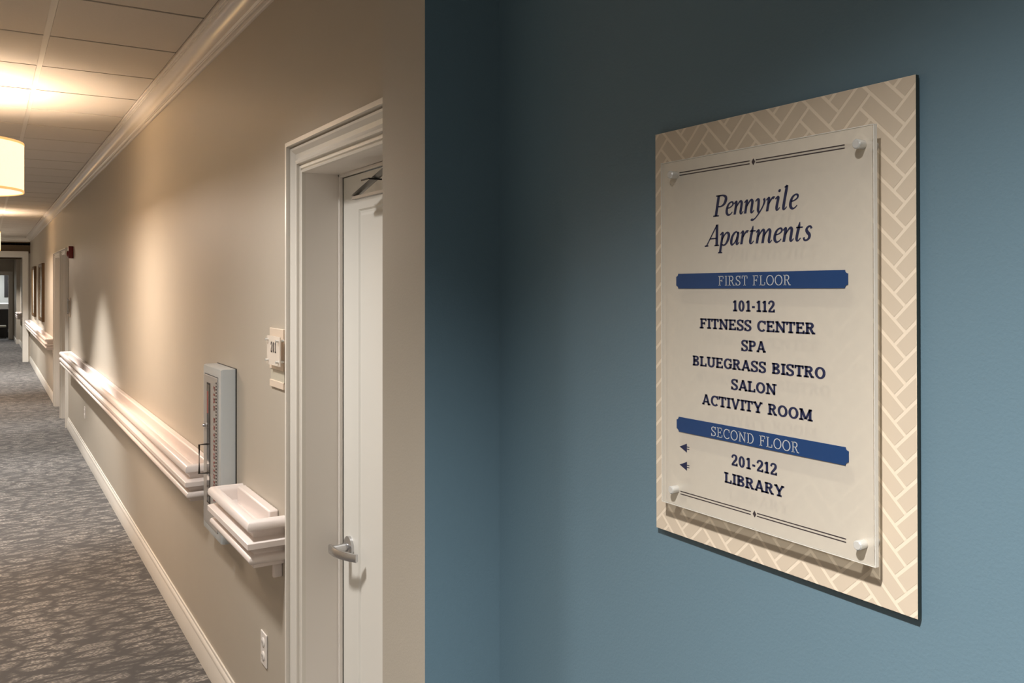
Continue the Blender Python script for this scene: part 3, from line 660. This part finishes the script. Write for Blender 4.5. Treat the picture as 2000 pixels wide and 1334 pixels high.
# rules with diamonds
for nm, vv_ in (('rule_line', .2079), ('rule_line', -.2072)):
    q = MB()
    for dv in (.0017, -.0017):
        for a, b_ in ((-.1255, -.0045), (.0050, .1277)):
            q.face([T_(a, vv_+dv-.0006), T_(b_, vv_+dv-.0006), T_(b_, vv_+dv+.0006), T_(a, vv_+dv+.0006)])
    q.face([T_(.0012, vv_-.0042), T_(.0040, vv_), T_(.0012, vv_+.0042), T_(-.0016, vv_)])
    sbuild(q, nm, M['ink2'], pn, weld=False)
text('title_lettering', 'Pennyrile', IT, M['ink'], T_, -.0654, .0655, .1478, .1735, None, shear=.21, tr=.065).parent = pn
text('title_lettering', 'Apartments', IT, M['ink'], T_, -.0780, .0840, .1113, .1370, None, shear=.21, tr=.065).parent = pn
for s_, a, b_, z0, z1 in (('101-112', -.0325, .0334, .0308, .0441), ('FITNESS CENTER', -.0882, .0892, .0080, .0209), ('SPA', -.0188, .0192, -.0162, -.0032),
                          ('BLUEGRASS BISTRO', -.1019, .1028, -.0398, -.0270), ('SALON', -.0353, .0347, -.0640, -.0512), ('ACTIVITY ROOM', -.0850, .0848, -.0876, -.0746),
                          ('201-212', -.0355, .0358, -.1560, -.1425), ('LIBRARY', -.0466, .0455, -.1790, -.1660)):
    text('lettering', s_, SB, M['ink'], T_, a, b_, z0, z1, None, tr=0.045).parent = pn
# banners: thin navy strips with notched corners
def banner(v0, v1, s_, a, b_, z0, z1):
    u = .1315; r = .0038; pts = []
    for cu, cv, s0 in ((-u, v0, 90), (u, v0, 180), (u, v1, 270), (-u, v1, 0)):
        for k in range(5):
            an = math.radians(s0-90*k/4); pts.append((cu+r*math.cos(an), cv+r*math.sin(an)))
    q = MB(); xa, xb = PX0-.0012, PX0-.0004
    A = [q.bm.verts.new((xa, -p[0], p[1])) for p in pts]; B = [q.bm.verts.new((xb, -p[0], p[1])) for p in pts]
    q.bm.faces.new(A); q.bm.faces.new(B[::-1]); n = len(pts)
    for i in range(n): q.bm.faces.new((A[i], A[(i+1) % n], B[(i+1) % n], B[i]))
    o = sbuild(q, 'floor_banner', M['banner'])
    text('lettering', s_, SLT, M['bannerink'], Ts(xa-.0003), a, b_, z0, z1, None, tr=.09).parent = o
banner(.0585, .0778, 'FIRST FLOOR', -.0551, .0568, .0620, .0738)
banner(-.1280, -.1088, 'SECOND FLOOR', -.0687, .0676, -.1250, -.1130)
for v in (-.1475, -.1710):
    q = MB(); q.face([T_(-.1268, v), T_(-.1130, v-.0058), T_(-.1130, v+.0058)])
    for dv in (-.0012, .0016): q.face([T_(-.1130, v+dv-.0005), T_(-.1085, v+dv-.0005), T_(-.1085, v+dv+.0005), T_(-.1130, v+dv+.0005)])
    sbuild(q, 'arrow', M['ink'], pn, weld=False)

# ------------------------------------------------------------------ room plaque 201
pq = empty('room_plaque', (WX, 2.88, 1.46)); tag(pq, 'cream room number plaque reading 201 beside the door casing', 'plaque')
py0, py1 = 2.800, 2.957
boxobj('back_plate', M['plate'], (WX-.008, WX-.0004, py0, py1, 1.418, 1.556), pq, bevel=.001)
boxobj('name_insert', M['insert'], (WX-.004, WX-.0004, py0, py1, 1.375, 1.418), pq)
boxobj('bottom_bar', M['plate'], (WX-.008, WX-.0004, py0, py1, 1.357, 1.380), pq, bevel=.001)
ac = boxobj('number_panel', M['placard'], (WX-.026, WX-.022, 2.775, 2.925, 1.436, 1.532), pq)
for y in (2.790, 2.910):
    for z in (1.450, 1.519):
        q = MB(); q.tube([(WX-.036, y, z), (WX-.008, y, z)], .0042, 12); q.build('standoff', M['peg'], pq, smooth=40)
def Tp(u, v): return (WX-.0266, 2.925-u, v)
o = text('number_lettering', '201', SB, M['ink2'], Tp, .046, .108, 1.478, 1.513, None, tr=.12); o.parent = ac; 
# its parent sits at an offset already, so no more is needed

# ------------------------------------------------------------------ outlets
def outlet(y, z, label):
    o = empty('wall_outlet', (WX, y, z)); tag(o, label, 'outlet')
    boxobj('cover_plate', M['outlet'], (WX-.006, WX-.0004, y-.036, y+.036, z-.058, z+.058), o, bevel=.0025)
    for dz in (.0, .0):
        pass
    for dz in (.024, -.024):
        q = MB(); q.lathe([(0, -.0095), (.014, -.0095), (.0165, -.008), (.0165, -.006), (0, -.006)], 20, 'x', (WX, y, z+dz)); s_ = q.build('socket', M['outlet'], o, smooth=35)
        q = MB()
        for dy in (-.006, .006): q.box(WX-.0099, WX-.0094, y+dy-.001, y+dy+.001, z+dz-.004, z+dz+.005)
        q.build('slots', M['black'], s_, weld=False)
    return o
outlet(3.043, 0.420, 'white outlet low on the wall below the short handrail')
outlet(9.50, 0.440, 'small distant white outlet under the long handrail')

# ------------------------------------------------------------------ pictures
for y0, y1, z0, z1, lb in ((16.46, 17.5, 1.09, 2.08, 'nearer bronze framed picture above the far handrail'), (19.2, 20.15, 1.09, 2.08, 'farther bronze framed picture next to the cased opening')):
    p = empty('framed_picture', (WX, y0, z0)); tag(p, lb, 'picture', 'framed pictures above the far handrail')
    q = MB(); prof = [(0, 0), (0, -.040), (.020, -.046), (.055, -.030), (.060, -.024)]
    rows = [[(WX+d, y0+o_, z0+o_), (WX+d, y1-o_, z0+o_), (WX+d, y1-o_, z1-o_), (WX+d, y0+o_, z1-o_)] for o_, d in prof]
    q.grid(rows, close_v=True); q.build('frame', M['bronze'], p, smooth=30)
    boxobj('print', M['art'], (WX-.026, WX-.022, y0+.058, y1-.058, z0+.058, z1-.058), p)
    boxobj('wire_spacer', M['bronze'], (WX-.02, WX-.0004, y0+.02, y1-.02, z0+.02, z1-.02), p)

# ------------------------------------------------------------------ alarm and far plaque
al = empty('fire_alarm', (WX, 10.90, 2.08)); tag(al, 'dark red fire alarm sounder on the wall before the far doors', 'alarm')
boxobj('housing', M['strobe'], (WX-.050, WX-.0004, 10.84, 10.96, 2.01, 2.145), al, bevel=.008, seg=3)
q = MB(); q.lathe([(0, -.068), (.022, -.066), (.034, -.056), (.036, -.050), (0, -.050)], 20, 'x', (WX, 10.90, 2.06)); q.build('sounder_dome', M['strobe'], al, smooth=40)
pl = empty('room_plaque', (WX, 11.2, 1.45)); tag(pl, 'thin dark edged plaque under the red alarm, seen almost edge on', 'plaque')
boxobj('back_plate', M['plate'], (WX-.010, WX-.0004, 11.20, 11.36, 1.34, 1.56), pl)
boxobj('number_panel', M['darkmetal'], (WX-.030, WX-.026, 11.18, 11.32, 1.37, 1.55), pl)
for z in (1.39, 1.53):
    q = MB(); q.tube([(WX-.034, 11.25, z), (WX-.010, 11.25, z)], .004, 8); q.build('standoff', M['metal'], pl)

# ------------------------------------------------------------------ pendant lamps
for y, lb in ((PENDANTS[0], 'nearer glowing cream drum pendant lamp under the corridor ceiling'), (PENDANTS[1], 'farther glowing drum pendant lamp, at the left edge')):
    p = empty('pendant_lamp', (CX, y, 2.2)); tag(p, lb, 'lamp', 'drum pendant lamps along the corridor')
    R_, zb, zt = 0.33, 2.212, 2.482
    q = MB(); q.lathe([(R_, zb), (R_, zt), (R_-.004, zt), (R_-.004, zb), (R_, zb)], 64, 'z', (CX, y, 0)); sh = q.build('lamp_shade', M['shade'], p, smooth=40)
    q = MB()
    for a, b_ in ((zb-.001, zb+.012), (zt-.012, zt+.001)): q.lathe([(R_+.001, a), (R_+.001, b_), (R_-.005, b_), (R_-.005, a), (R_+.001, a)], 64, 'z', (CX, y, 0))
    q.build('edge_tape', M['shadeband'], sh, smooth=40)
    q = MB(); q.lathe([(0, zb+.004), (R_-.006, zb+.004), (R_-.006, zb+.009), (0, zb+.009)], 48, 'z', (CX, y, 0)); q.build('diffuser', M['diffuser'], p)
    q = MB(); q.tube([(CX, y, zb+.01), (CX, y, CEIL)], .006, 10); q.build('stem', M['metal'], p, smooth=40)
    q = MB(); q.lathe([(0, CEIL-.02), (.05, CEIL-.02), (.062, CEIL-.012), (.065, CEIL-.001), (0, CEIL-.001)], 32, 'z', (CX, y, 0)); q.build('canopy', M['metal'], p, smooth=40)

# parts under a mesh part: their vertices are in world space while the part itself is already shifted by
# its Empty, so nothing else is needed; parts of an Empty got their offset in build().
bpy.context.view_layer.update()
